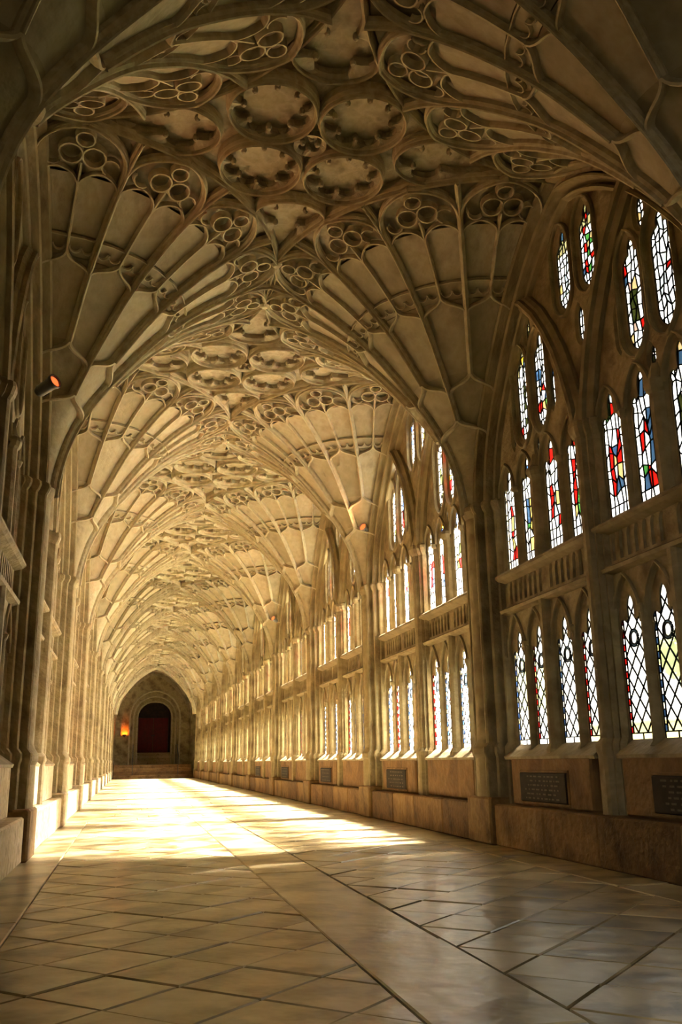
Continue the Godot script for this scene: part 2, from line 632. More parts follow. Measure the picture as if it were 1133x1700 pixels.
func reach_of(poly: PackedVector2Array, c: Vector2, a: float) -> float:
	# distance from c to the outline in the direction a (x = cos, y = sin)
	var far := c + Vector2(cos(a), sin(a)) * 3.0
	var best := 3.0
	for i in poly.size():
		var hit = Geometry2D.segment_intersects_segment(c, far, poly[i], poly[(i + 1) % poly.size()])
		if hit != null:
			best = minf(best, c.distance_to(hit))
	return best


func foil_plate(outer: Callable, lobes: int, rx: float, ry: float, cz: float) -> ArrayMesh:
	# a stone plate with a foiled opening, below the vault's flat field; the cusps are its edge
	var mb := MB.new()
	var n := lobes * 10
	var y := TOP + 0.005
	var deep := TOP + 0.09
	var rc := 0.72 if lobes > 4 else 0.54
	var ra := 0.28 if lobes > 4 else 0.42
	for i in n:
		var q := []
		for k in 2:
			var a := TAU * (i + k) / n
			var half := PI / lobes
			var d := fposmod(a + half, 2.0 * half) - half
			var r := rc * cos(d) + sqrt(maxf(ra * ra - rc * rc * sin(d) * sin(d), 0.0))
			var o: float = outer.call(a)
			var inner := Vector2(cos(a) * rx, sin(a) * ry) * r
			if rx > 0.32:           # a kite: the foils follow its outline
				inner = Vector2(cos(a), sin(a)) * o * lerpf(0.60, 0.93, smoothstep(0.55, 0.92, r))
			q.append([Vector3(cos(a) * o, y, cz + sin(a) * o), Vector3(inner.x * 1.03, y + 0.018, cz + inner.y * 1.03), Vector3(inner.x, y + 0.03, cz + inner.y), Vector3(inner.x * 1.02, deep, cz + inner.y * 1.02)])
		for k in 3:
			mb.quad(q[0][k], q[1][k], q[1][k + 1], q[0][k + 1])
	# a small leaf at every cusp
	for i in lobes:
		var a := TAU * (i + 0.5) / lobes
		var half := PI / lobes
		var r := rc * cos(half) + sqrt(maxf(ra * ra - rc * rc * sin(half) * sin(half), 0.0))
		var o: float = outer.call(a)
		var at := Vector2(cos(a) * rx, sin(a) * ry) * r
		if rx > 0.32:
			at = Vector2(cos(a), sin(a)) * o * lerpf(0.60, 0.93, smoothstep(0.55, 0.92, r))
		if at.length() < o - 0.03:
			lathe(mb, [[0.0, -0.03], [0.016, -0.022], [0.024, 0.0], [0.016, 0.03]], Transform3D(Basis(), Vector3(at.x, y + 0.025, cz + at.y)), 8)
	return mb.mesh()


# ------------------------------------------------------------------ walls and windows
# Wall frame: s along the wall, y up, d outwards from the corridor's centre line. A right-hand bay is set at its middle; a left-hand one is turned round.
const LIGHTS := [0.30, 0.725, 1.215, 1.625]
const JAMB := [[0.0, 2.12], [0.0, 2.0], [0.012, 1.985], [0.032, 1.985], [0.045, 2.0], [0.052, 2.12], [0.072, 2.17], [0.09, 2.10], [0.10, 2.06], [0.115, 2.055], [0.13, 2.07], [0.137, 2.14], [0.15, 2.19], [0.165, 2.19], [0.172, 2.14], [0.188, 2.125], [0.20, 2.14], [0.208, 2.18], [0.215, 2.19], [0.22, 2.235]]


func w3(s: float, y: float, d: float) -> Vector3:
	return Vector3(d, y, s)


func arc_half(c: float, w: float, ys: float, ya: float, n: int, side: float) -> Array:
	# from the springing at c + side * w / 2 to the apex
	var h := ya - ys
	var r := (h * h + w * w / 4.0) / w
	var end := acos(clampf((r - w / 2.0) / r, -1.0, 1.0))
	var out := []
	for i in n + 1:
		var a := end * i / n
		out.append(Vector2(c + side * (w / 2.0 - r + r * cos(a)), ys + absf(h) / h * r * sin(a)))
	return out


func light_outline(c: float, w: float, y0: float, ys: float, ya: float) -> PackedVector2Array:
	var p := PackedVector2Array([Vector2(c + w / 2.0, y0)])
	for q in arc_half(c, w, ys, ya, 6, 1.0):
		p.append(q)
	var l := arc_half(c, w, ys, ya, 6, -1.0)
	l.reverse()
	for q in l.slice(1):
		p.append(q)
	p.append(Vector2(c - w / 2.0, y0))
	return p


func dagger(c: float, w: float, y0: float, y1: float, y2: float, y3: float, grow := 0.0) -> PackedVector2Array:
	var p := PackedVector2Array()
	w += 2.0 * grow
	y0 -= grow * 1.4
	y3 += grow * 1.4
	var parts := [arc_half(c, w, y2, y3, 5, 1.0), arc_half(c, w, y2, y3, 5, -1.0), arc_half(c, w, y1, y0, 5, -1.0), arc_half(c, w, y1, y0, 5, 1.0)]
	for q in parts[0]:
		p.append(q)
	parts[1].reverse()
	for q in parts[1].slice(1):
		p.append(q)
	for q in parts[2]:
		p.append(q)
	parts[3].reverse()
	for q in parts[3].slice(1):
		p.append(q)
	return p


func circle2(c: Vector2, r: float, n := 14) -> PackedVector2Array:
	var p := PackedVector2Array()
	for i in n:
		p.append(c + Vector2(cos(TAU * i / n), sin(TAU * i / n)) * r)
	return p


func biggest(list: Array) -> PackedVector2Array:
	var best := PackedVector2Array()
	var area := -1.0
	for p in list:
		var a := 0.0
		for i in p.size():
			a += p[i].cross(p[(i + 1) % p.size()])
		if absf(a) > area:
			area = absf(a)
			best = p
	return best


func cusped(c: float, w: float, y0: float, ys: float, ya: float) -> PackedVector2Array:
	# a light with a cusped head
	var h := ya - ys
	var body := light_outline(c, w, y0, ys - 0.03, ys + 0.42 * h)
	var p: PackedVector2Array = biggest(Geometry2D.merge_polygons(body, circle2(Vector2(c - w * 0.36, ys + 0.27 * h), w * 0.135)))
	p = biggest(Geometry2D.merge_polygons(p, circle2(Vector2(c + w * 0.36, ys + 0.27 * h), w * 0.135)))
	p = biggest(Geometry2D.merge_polygons(p, dagger(c, w * 0.30, ys + 0.2 * h, ys + 0.4 * h, ys + 0.68 * h, ya)))
	return p


func plate(mb: MB, outer: PackedVector2Array, holes: Array, d: float) -> void:
	# a flat sheet of stone at depth d, pierced by the holes
	var cuts := [-100.0, 100.0]
	for h in holes:
		var lo := 1e9
		var hi := -1e9
		for p in h:
			lo = minf(lo, p.x)
			hi = maxf(hi, p.x)
		cuts.append((lo + hi) / 2.0 + 0.00013)
	cuts.sort()
	for i in cuts.size() - 1:
		if cuts[i + 1] - cuts[i] < 1e-4:
			continue
		var strip := PackedVector2Array([Vector2(cuts[i], -50), Vector2(cuts[i + 1], -50), Vector2(cuts[i + 1], 50), Vector2(cuts[i], 50)])
		var left: Array = Geometry2D.intersect_polygons(outer, strip)
		for h in holes:
			var next := []
			for p in left:
				next.append_array(Geometry2D.clip_polygons(p, h))
			left = next
		for p in left:
			var idx := Geometry2D.triangulate_polygon(p)
			for k in range(0, idx.size(), 3):
				var a: Vector2 = p[idx[k]]
				var b: Vector2 = p[idx[k + 1]]
				var c: Vector2 = p[idx[k + 2]]
				mb.tri(w3(a.x, a.y, d), w3(b.x, b.y, d), w3(c.x, c.y, d))


func hole_wall(mb: MB, a: PackedVector2Array, da: float, b: PackedVector2Array, db: float) -> void:
	for i in a.size():
		var j := (i + 1) % a.size()
		mb.quad(w3(a[i].x, a[i].y, da), w3(a[j].x, a[j].y, da), w3(b[j].x, b[j].y, db), w3(b[i].x, b[i].y, db))


func extrude(mb: MB, sec: Array, levels: Array, at := 0.0) -> void:
	# an upright moulding: sec [s, d], levels [height, how much it swells]
	for i in levels.size() - 1:
		for k in sec.size() - 1:
			var q := []
			for c in [[k, i], [k + 1, i], [k + 1, i + 1], [k, i + 1]]:
				var b: float = levels[c[1]][1]
				var s: float = sec[c[0]][0]
				q.append(w3(at + s + signf(s) * b * 0.8, levels[c[1]][0], sec[c[0]][1] - b))
			mb.quad(q[0], q[1], q[2], q[3])


func prism(mb: MB, sec: Array, s0: float, s1: float) -> void:
	# a level moulding along the wall: sec [y, d]
	for k in sec.size() - 1:
		mb.quad(w3(s0, sec[k][0], sec[k][1]), w3(s1, sec[k][0], sec[k][1]), w3(s1, sec[k + 1][0], sec[k + 1][1]), w3(s0, sec[k + 1][0], sec[k + 1][1]))
	for s in [s0, s1]:
		for k in range(1, sec.size() - 1):
			mb.tri(w3(s, sec[0][0], sec[0][1]), w3(s, sec[k][0], sec[k][1]), w3(s, sec[k + 1][0], sec[k + 1][1]))


func arch_point(l: float, o: float) -> Vector2:
	# (distance from the pier's axis, height) of the wall arch, o inside the fan's edge
	var p := prof_at(l)
	return Vector2(p[0] + o * p[3], p[1] - o * p[2])


func arch_outline(o: float, y0: float) -> PackedVector2Array:
	var right := []
	for i in range(3, 33):
		var q := arch_point(prof[-1][2] * i / 32.0, o)
		right.append(Vector2(maxf(RIM - q.x, 0.004 * (33 - i)), q.y))
	var p := PackedVector2Array()
	p.append(Vector2(right[0].x, y0))
	for q in right:
		p.append(q)
	right.reverse()
	for q in right:
		p.append(Vector2(-q.x, q.y))
	p.append(Vector2(-p[0].x, y0))
	return p


func tracery_holes(grow: float) -> Array:
	var out := []
	for s in [1.0, -1.0]:
		out.append(dagger(0.78 * s, 0.25, 3.50, 3.68, 4.16, 4.37, grow))
		out.append(dagger(1.16 * s, 0.25, 3.50, 3.66, 4.16, 4.37, grow))
		out.append(dagger(0.205 * s, 0.25, 4.32, 4.48, 4.86, 5.04, grow))
		out.append(dagger(0.96 * s, 0.09, 4.36, 4.44, 4.50, 4.62, grow * 0.7))
		out.append(dagger(0.56 * s, 0.07, 3.58, 3.68, 3.84, 3.97, grow * 0.6))
		out.append(dagger(1.40 * s, 0.07, 3.50, 3.6, 3.76, 3.9, grow * 0.6))
		out.append(dagger(0.93 * s, 0.07, 3.30, 3.36, 3.38, 3.46, grow * 0.6))
	out.append(dagger(0.0, 0.09, 3.93, 4.02, 4.12, 4.24, grow * 0.7))
	return out


func tracery_lights() -> Array:
	# the openings themselves: the wide ones have cusped tops
	var out := tracery_holes(0.0)
	for i in out.size():
		var lo := Vector2(1e9, 1e9)
		var hi := -lo
		for p in out[i]:
			lo = lo.min(p)
			hi = hi.max(p)
		var w := hi.x - lo.x
		if w < 0.15:
			continue
		var c := (lo.x + hi.x) / 2.0
		var top := hi.y - 0.20
		var p := dagger(c, w, lo.y, lo.y + 0.17, top, top + 0.09)
		p = biggest(Geometry2D.merge_polygons(p, circle2(Vector2(c - w * 0.33, top + 0.03), w * 0.15)))
		p = biggest(Geometry2D.merge_polygons(p, circle2(Vector2(c + w * 0.33, top + 0.03), w * 0.15)))
		out[i] = biggest(Geometry2D.merge_polygons(p, dagger(c, w * 0.34, top + 0.03, top + 0.08, top + 0.12, hi.y)))
	return out


func glass_outlines() -> Dictionary:
	var lower := []
	var upper := []
	for s in [1.0, -1.0]:
		for c in LIGHTS:
			lower.append(cusped(c * s, 0.31, 0.84, 1.55, 1.84))
			upper.append(cusped(c * s, 0.28, 2.40, 3.08, 3.36))
	return {"lower": lower, "upper": upper, "tracery": tracery_lights()}


func window_stone() -> Dictionary:
	# the stonework of one bay, name -> mesh
	var out := {}
	var lower_a := []
	var lower_b := []
	var upper_a := []
	var upper_b := []
	for s in [1.0, -1.0]:
		for c in LIGHTS:
			var x: float = c * s
			lower_a.append([light_outline(x, 0.372, 0.80, 1.62, 1.985), light_outline(x, 0.335, 0.80, 1.62, 1.96)])
			lower_b.append(cusped(x, 0.31, 0.84, 1.55, 1.84))
			upper_a.append([light_outline(x, 0.345, 2.38, 3.13, 3.42), light_outline(x, 0.305, 2.38, 3.13, 3.38)])
			upper_b.append(cusped(x, 0.28, 2.40, 3.08, 3.36))
	var slots := []
	for i in 33:
		var x := (i - 16) * 0.105
		if absf(x) > 0.17 and absf(absf(x) - 0.97) > 0.08:
			slots.append([light_outline(x, 0.07, 2.10, 2.24, 2.31), light_outline(x, 0.056, 2.11, 2.24, 2.30)])
	var ta := tracery_holes(0.04)
	var tb := tracery_lights()
	var low := MB.new()
	var outer := PackedVector2Array([Vector2(-1.85, 0.80), Vector2(1.85, 0.80), Vector2(1.85, 2.36), Vector2(-1.85, 2.36)])
	var holes := lower_a.map(func(h): return h[0]) + slots.map(func(h): return h[0])
	plate(low, outer, holes, 2.186)
	for h in lower_a:
		hole_wall(low, h[0], 2.186, h[1], 2.206)
	for h in slots:
		hole_wall(low, h[0], 2.186, h[1], 2.206)
	plate(low, outer, lower_b, 2.206)
	for h in lower_b:
		hole_wall(low, h, 2.206, h, 2.225)
	out["lower_tracery"] = low.mesh()
	var up := MB.new()
	outer = arch_outline(0.19, 2.36)
	plate(up, outer, upper_a.map(func(h): return h[0]) + ta, 2.186)
	for h in upper_a:
		hole_wall(up, h[0], 2.186, h[1], 2.206)
	for i in ta.size():
		hole_wall(up, ta[i], 2.186, tracery_holes(0.015)[i], 2.206)
	plate(up, outer, upper_b + tb, 2.206)
	for h in upper_b + tb:
		hole_wall(up, h, 2.206, h, 2.225)
	out["upper_tracery"] = up.mesh()
	# raised mouldings round the heads
	var hood := MB.new()
	for h in upper_a + lower_a:
		var p: PackedVector2Array = h[0].slice(1, h[0].size() - 1)
		var pts := []
		for q in p:
			pts.append(w3(q.x, q.y, 2.186))
		sweep(hood, pts, same(Vector3(-1, 0, 0), pts.size()), 0.026, 0.022, PLAINRIB)
	for i in 6:
		var k: int = [0, 1, 2, 7, 8, 9][i]
		var pts := []
		for q in tracery_holes(0.05)[k]:
			pts.append(w3(q.x, q.y, 2.186))
		sweep(hood, pts, same(Vector3(-1, 0, 0), pts.size()), 0.03, 0.03, PLAINRIB, true)
	out["hood_moulding"] = hood.mesh()
	var ledge := MB.new()
	prism(ledge, [[2.30, 2.19], [2.325, 2.12], [2.345, 2.095], [2.365, 2.095], [2.385, 2.12], [2.41, 2.215]], -1.83, 1.83)
	out["transom_ledge"] = ledge.mesh()
	var string := MB.new()
	prism(string, [[2.00, 2.19], [2.02, 2.13], [2.045, 2.12], [2.06, 2.14], [2.08, 2.19]], -1.83, 1.83)
	out["string_course"] = string.mesh()
	var bars := MB.new()
	for s in [1.0, -1.0]:
		var pts := []
		for q in [[0.05, 3.15], [0.10, 3.40], [0.19, 3.68], [0.31, 3.96], [0.46, 4.22], [0.64, 4.47], [0.86, 4.69], [1.10, 4.86], [1.30, 4.96]]:
			pts.append(w3(q[0] * s, q[1], 2.19))
		sweep(bars, pts, same(Vector3(-1, 0, 0), pts.size()), 0.16, 0.12, ROLL)
	out["sub_arch"] = bars.mesh()
	var col := MB.new()
	var sec := [[-0.15, 2.19], [-0.135, 2.145], [-0.105, 2.15], [-0.095, 2.11], [-0.065, 2.115], [-0.05, 2.08], [-0.022, 2.065], [0.022, 2.065], [0.05, 2.08], [0.065, 2.115], [0.095, 2.11], [0.105, 2.15], [0.135, 2.145], [0.15, 2.19]]
	extrude(col, sec, [[0.34, 0.02], [0.74, 0.02], [0.78, 0.03], [0.82, 0.03], [0.86, 0.0], [3.10, 0.0], [3.13, 0.02], [3.18, 0.035], [3.22, 0.03], [3.24, 0.0], [3.36, -0.03]])
	out["middle_column"] = col.mesh()
	var quarter := [[-0.07, 2.19], [-0.05, 2.15], [-0.022, 2.125], [0.022, 2.125], [0.05, 2.15], [0.07, 2.19]]
	for y in 2:
		var q := MB.new()
		extrude(q, quarter, [[0.72, 0.02], [0.80, 0.02], [0.84, 0.0], [2.02, 0.0]] if y == 0 else [[2.36, 0.0], [3.08, 0.0], [3.10, 0.015], [3.14, 0.025], [3.17, 0.02], [3.19, 0.0], [3.30, -0.03]])
		out["quarter_mullion_%d" % y] = q.mesh()
		var m := MB.new()
		extrude(m, [[-0.034, 2.19], [-0.02, 2.17], [-0.008, 2.158], [0.008, 2.158], [0.02, 2.17], [0.034, 2.19]], [[0.74, 0.015], [0.80, 0.015], [0.83, 0.0], [1.67, 0.0], [1.69, 0.012], [1.72, 0.018], [1.74, 0.0]] if y == 0 else [[2.38, 0.0], [3.08, 0.0], [3.10, 0.012], [3.13, 0.02], [3.15, 0.0]])
		out["mullion_%d" % y] = m.mesh()
	var sill := MB.new()
	for s in [-1.0, 1.0]:
		prism(sill, [[0.72, 2.21], [0.72, 2.08], [0.745, 2.072], [0.845, 2.215]], 0.16 * s, 1.82 * s)
	out["sloping_sill"] = sill.mesh()
	var wall := MB.new()
	var hole := arch_outline(0.18, 0.80)
	var big := PackedVector2Array([Vector2(-RIM, -0.05), Vector2(RIM, -0.05), Vector2(RIM, 5.75), Vector2(-RIM, 5.75)])
	plate(wall, big, [hole], 2.24)
	hole_wall(wall, hole, 2.24, arch_outline(0.15, 0.80), 2.275)
	plate(wall, big, [arch_outline(0.15, 0.80)], 2.275)
	out["wall_face"] = wall.mesh()
	var back := MB.new()
	back.box(Vector3(2.25, -0.05, -RIM), Vector3(2.6, 5.75, RIM))
	out["blind_back"] = back.mesh()
	return out


func jamb_mesh() -> ArrayMesh:
	# the mouldings of a pier's one side and of the wall arch that rises from it, up to the bay's middle; at the pier's axis, towards +s
	var rows := []
	for q in [[0.30, 0.02], [0.74, 0.02], [0.78, 0.032], [0.83, 0.032], [0.87, 0.0], [3.02, 0.0], [3.05, 0.018], [3.09, 0.03], [3.12, 0.026], [3.14, 0.0]]:
		var row := []
		for p in JAMB:
			row.append(w3(0.12 + p[0], q[0], p[1] - q[1]))
		rows.append(row)
	var l0 := len_at(1, 3.2)
	for i in 31:
		var l: float = lerpf(l0, prof[-1][2], i / 30.0)
		var row := []
		for p in JAMB:
			var a := arch_point(l, p[0])
			row.append(w3(minf(a.x, RIM), a.y, p[1]))
		rows.append(row)
	var mb := MB.new()
	for i in rows.size() - 1:
		for k in JAMB.size() - 1:
			mb.quad(rows[i][k], rows[i][k + 1], rows[i + 1][k + 1], rows[i + 1][k])
	return mb.mesh()


func flipped(m: ArrayMesh) -> ArrayMesh:
	# the same mesh with s turned round
	var a := m.surface_get_arrays(0)
	var mb := MB.new()
	var v: PackedVector3Array = a[Mesh.ARRAY_VERTEX]
	for i in range(0, v.size(), 3):
		mb.tri(v[i] * Vector3(1, 1, -1), v[i + 2] * Vector3(1, 1, -1), v[i + 1] * Vector3(1, 1, -1))
	return mb.mesh()


# ------------------------------------------------------------------ glass
const RED := Color(0.80, 0.012, 0.015, 1)
const BLUE := Color(0.06, 0.14, 0.42, 1)
const SKYBLUE := Color(0.40, 0.55, 0.95, 0.9)
const GREEN := Color(0.08, 0.36, 0.10, 1)
const YELLOW := Color(1.0, 0.58, 0.06, 0.95)
const DARK := Color(0.05, 0.06, 0.02, 1)
const PINK := Color(0.95, 0.40, 0.32, 0.95)
const CLEAR := Color(1.0, 0.99, 0.93, 0.30)


func whiteish() -> Color:
	var k := rng.randf_range(0.86, 1.0)
	return Color(k, k * rng.randf_range(0.97, 1.0), k * rng.randf_range(0.86, 0.97), rng.randf_range(0.25, 0.5))


func figure_colour(u: float, v: float, li: int, top: bool) -> Color:
	# the kind of glass at a place in a figure light; u across -1..1, v up 0..1
	var robe: Color = [BLUE, RED, DARK, SKYBLUE, GREEN, SKYBLUE, YELLOW, RED][li % 8]
	var ground: Color = [RED, BLUE, CLEAR, CLEAR, RED, RED, BLUE, CLEAR][li % 8]
	if absf(u) > 0.70:
		return whiteish() if rng.randf() < 0.86 or not top else [BLUE, RED, YELLOW][rng.randi() % 3]
	if v < 0.15:
		return whiteish()
	if v > 0.86:
		return whiteish() if rng.randf() < 0.7 else [YELLOW, SKYBLUE, BLUE][rng.randi() % 3]
	var lean := 0.18 * sin(v * 6.0 + li)
	if v > 0.62 and v < 0.74 and absf(u - lean) < 0.34:
		return whiteish()
	if v < 0.62 and absf(u - lean) < 0.30 + 0.12 * sin(v * 9.0 + li * 2.0):
		return robe if rng.randf() < 0.62 else (whiteish() if rng.randf() < 0.75 else YELLOW)
	if v > 0.74 and v < 0.80:
		return whiteish()
	var r := rng.randf()
	if ground == CLEAR:
		return whiteish() if r < 0.82 else [RED, SKYBLUE, PINK][rng.randi() % 3]
	return ground if r < 0.6 else (whiteish() if r < 0.88 else [PINK, YELLOW, GREEN][rng.randi() % 3])


func cut_cells(outline: PackedVector2Array, cells: Array) -> Array:
	# cells: [polygon, colour]; the part of each inside the outline
	var out := []
	for c in cells:
		for p in Geometry2D.intersect_polygons(c[0], outline):
			var a := 0.0
			for i in p.size():
				a += p[i].cross(p[(i + 1) % p.size()])
			if absf(a) > 0.0002:
				out.append([p, c[1]])
	return out


func lattice_cells(outline: PackedVector2Array, c: float, w: float, y0: float, ya: float, li: int) -> Array:
	# clear diamond quarries in a border of small coloured pieces, a white strip below, a ringed medallion in the head
	var cells := []
	var b := 0.034
	var strip := 0.045
	var tint: Color = RED if li % 2 == 0 else BLUE
	if li in [2, 3]:
		tint = BLUE
	var ys := y0 + strip
	var k := 0
	while ys < ya:
		var h := 0.047
		for s in [-1.0, 1.0]:
			var x0: float = c + s * w / 2.0
			var x1: float = c + s * (w / 2.0 - b)
			cells.append([PackedVector2Array([Vector2(x0, ys), Vector2(x1, ys), Vector2(x1, ys + h), Vector2(x0, ys + h)]), tint if k % 2 == 0 else (whiteish() if k % 4 == 1 else Color(0.95, 0.8, 0.4, 0.7)), "border"])
		ys += h
		k += 1
	for i in 2:
		var x0 := c - w / 2.0 + w * i / 2.0
		cells.append([PackedVector2Array([Vector2(x0, y0), Vector2(x0 + w / 2.0, y0), Vector2(x0 + w / 2.0, y0 + strip), Vector2(x0, y0 + strip)]), whiteish(), "pane"])
	var inner := PackedVector2Array([Vector2(c - w / 2 + b, y0 + strip), Vector2(c + w / 2 - b, y0 + strip), Vector2(c + w / 2 - b, ya), Vector2(c - w / 2 + b, ya)])
	var medal := circle2(Vector2(c, 1.53), 0.062)
	var dw := (w - 2.0 * b) / 2.0
	var dh := 0.15
	for j in 18:
		for i in 5:
			var x := c + (i - 2 + (0.5 if j % 2 else 0.0)) * dw
			var y := y0 + strip + (j - 0.5) * dh / 2.0 + 0.04
			var q := PackedVector2Array([Vector2(x - dw / 2, y), Vector2(x, y - dh / 2), Vector2(x + dw / 2, y), Vector2(x, y + dh / 2)])
			var kk := rng.randf_range(0.88, 1.0)
			var tone := Color(kk * rng.randf_range(0.86, 1.0), kk, kk * rng.randf_range(0.82, 0.97), rng.randf_range(0.5, 0.74))
			for p in Geometry2D.intersect_polygons(q, inner):
				for p2 in Geometry2D.clip_polygons(p, medal):
					cells.append([p2, tone, "pane"])
	cells.append([medal, Color(0.05, 0.08, 0.12, 1.0), "border"])
	cells.append([circle2(Vector2(c, 1.53), 0.044), whiteish(), "border"])
	return cells


func mosaic_cells(c: float, w: float, y0: float, y1: float, cols: int, rows: int, li: int, top: bool) -> Array:
	var cells := []
	var pts := []
	for j in rows + 1:
		for i in cols + 1:
			var x := c - w / 2.0 + w * i / cols
			var y := y0 + (y1 - y0) * j / rows
			if i > 0 and i < cols and j > 0 and j < rows and (true):
				x += rng.randf_range(-0.4, 0.4) * w / cols * (0.4 if i == 1 or i == cols - 1 else 1.0)
			if j > 1 and j < rows:
				y += rng.randf_range(-0.42, 0.42) * (y1 - y0) / rows
			pts.append(Vector2(x, y))
	for j in rows:
		for i in cols:
			var a: Vector2 = pts[j * (cols + 1) + i]
			var b: Vector2 = pts[j * (cols + 1) + i + 1]
			var d: Vector2 = pts[(j + 1) * (cols + 1) + i + 1]
			var e: Vector2 = pts[(j + 1) * (cols + 1) + i]
			var m := (a + b + d + e) / 4.0
			cells.append([PackedVector2Array([a, b, d, e]), figure_colour((m.x - c) / (w / 2.0), (m.y - y0) / (y1 - y0), li, top), "glass_piece"])
	return cells


func glaze(cells: Array, outline: PackedVector2Array, lead: MB, whole: MB, parent: Node3D) -> void:
	# whole: the mesh that takes every piece, or null where each piece is an object under parent
	for c in cells:
		for p in Geometry2D.intersect_polygons(c[0], outline):
			var area := 0.0
			for i in p.size():
				area += p[i].cross(p[(i + 1) % p.size()])
			if absf(area) < 0.00016:
				continue
			var idx := Geometry2D.triangulate_polygon(p)
			var one: bool = parent != null and c[2] != "border" and absf(area) > 0.0012
			var mb: MB = MB.new() if one else whole
			mb.col = c[1]
			var dd := GLASS - 0.0015 if c[2] == "border" else GLASS
			for k in range(0, idx.size(), 3):
				mb.tri(w3(p[idx[k]].x, p[idx[k]].y, dd), w3(p[idx[k + 1]].x, p[idx[k + 1]].y, dd), w3(p[idx[k + 2]].x, p[idx[k + 2]].y, dd))
			if one:
				put(c[2], mb.mesh(), M.glass, parent)
			for i in p.size():
				var a: Vector2 = p[i]
				var b: Vector2 = p[(i + 1) % p.size()]
				if a.distance_to(b) < 0.004:
					continue
				var t := (b - a).normalized().orthogonal() * 0.0048
				var f := GLASS - 0.007
				mb = lead
				mb.quad(w3(a.x + t.x, a.y + t.y, f), w3(b.x + t.x, b.y + t.y, f), w3(b.x - t.x, b.y - t.y, f), w3(a.x - t.x, a.y - t.y, f))
				mb.quad(w3(a.x + t.x, a.y + t.y, f), w3(b.x + t.x, b.y + t.y, f), w3(b.x + t.x, b.y + t.y, GLASS), w3(a.x + t.x, a.y + t.y, GLASS))
				mb.quad(w3(a.x - t.x, a.y - t.y, f), w3(b.x - t.x, b.y - t.y, f), w3(b.x - t.x, b.y - t.y, GLASS), w3(a.x - t.x, a.y - t.y, GLASS))


func glass_sets(single: bool) -> Array:
	# one entry for each light: [name, outline, cells]
	var g := glass_outlines()
	var out := []
	for i in 8:
		var side := 1.0 if i < 4 else -1.0
		var c: float = LIGHTS[i % 4] * side
		out.append(["lower_light", g.lower[i], lattice_cells(g.lower[i], c, 0.31, 0.84, 1.97, i)])
		out.append(["figure_light", g.upper[i], mosaic_cells(c, 0.281, 2.40, 3.37, 5 if single else 4, 10, i, false)])
	for i in g.tracery.size():
		var lo := Vector2(1e9, 1e9)
		var hi := -lo
		for p in g.tracery[i]:
			lo = lo.min(p)
			hi = hi.max(p)
		var wide := hi.x - lo.x > 0.15
		out.append(["tracery_light", g.tracery[i], mosaic_cells((lo.x + hi.x) / 2.0, hi.x - lo.x, lo.y, hi.y, 5 if wide else 2, 11 if wide else 4, i + 2 if wide else 2, true)])
	return out


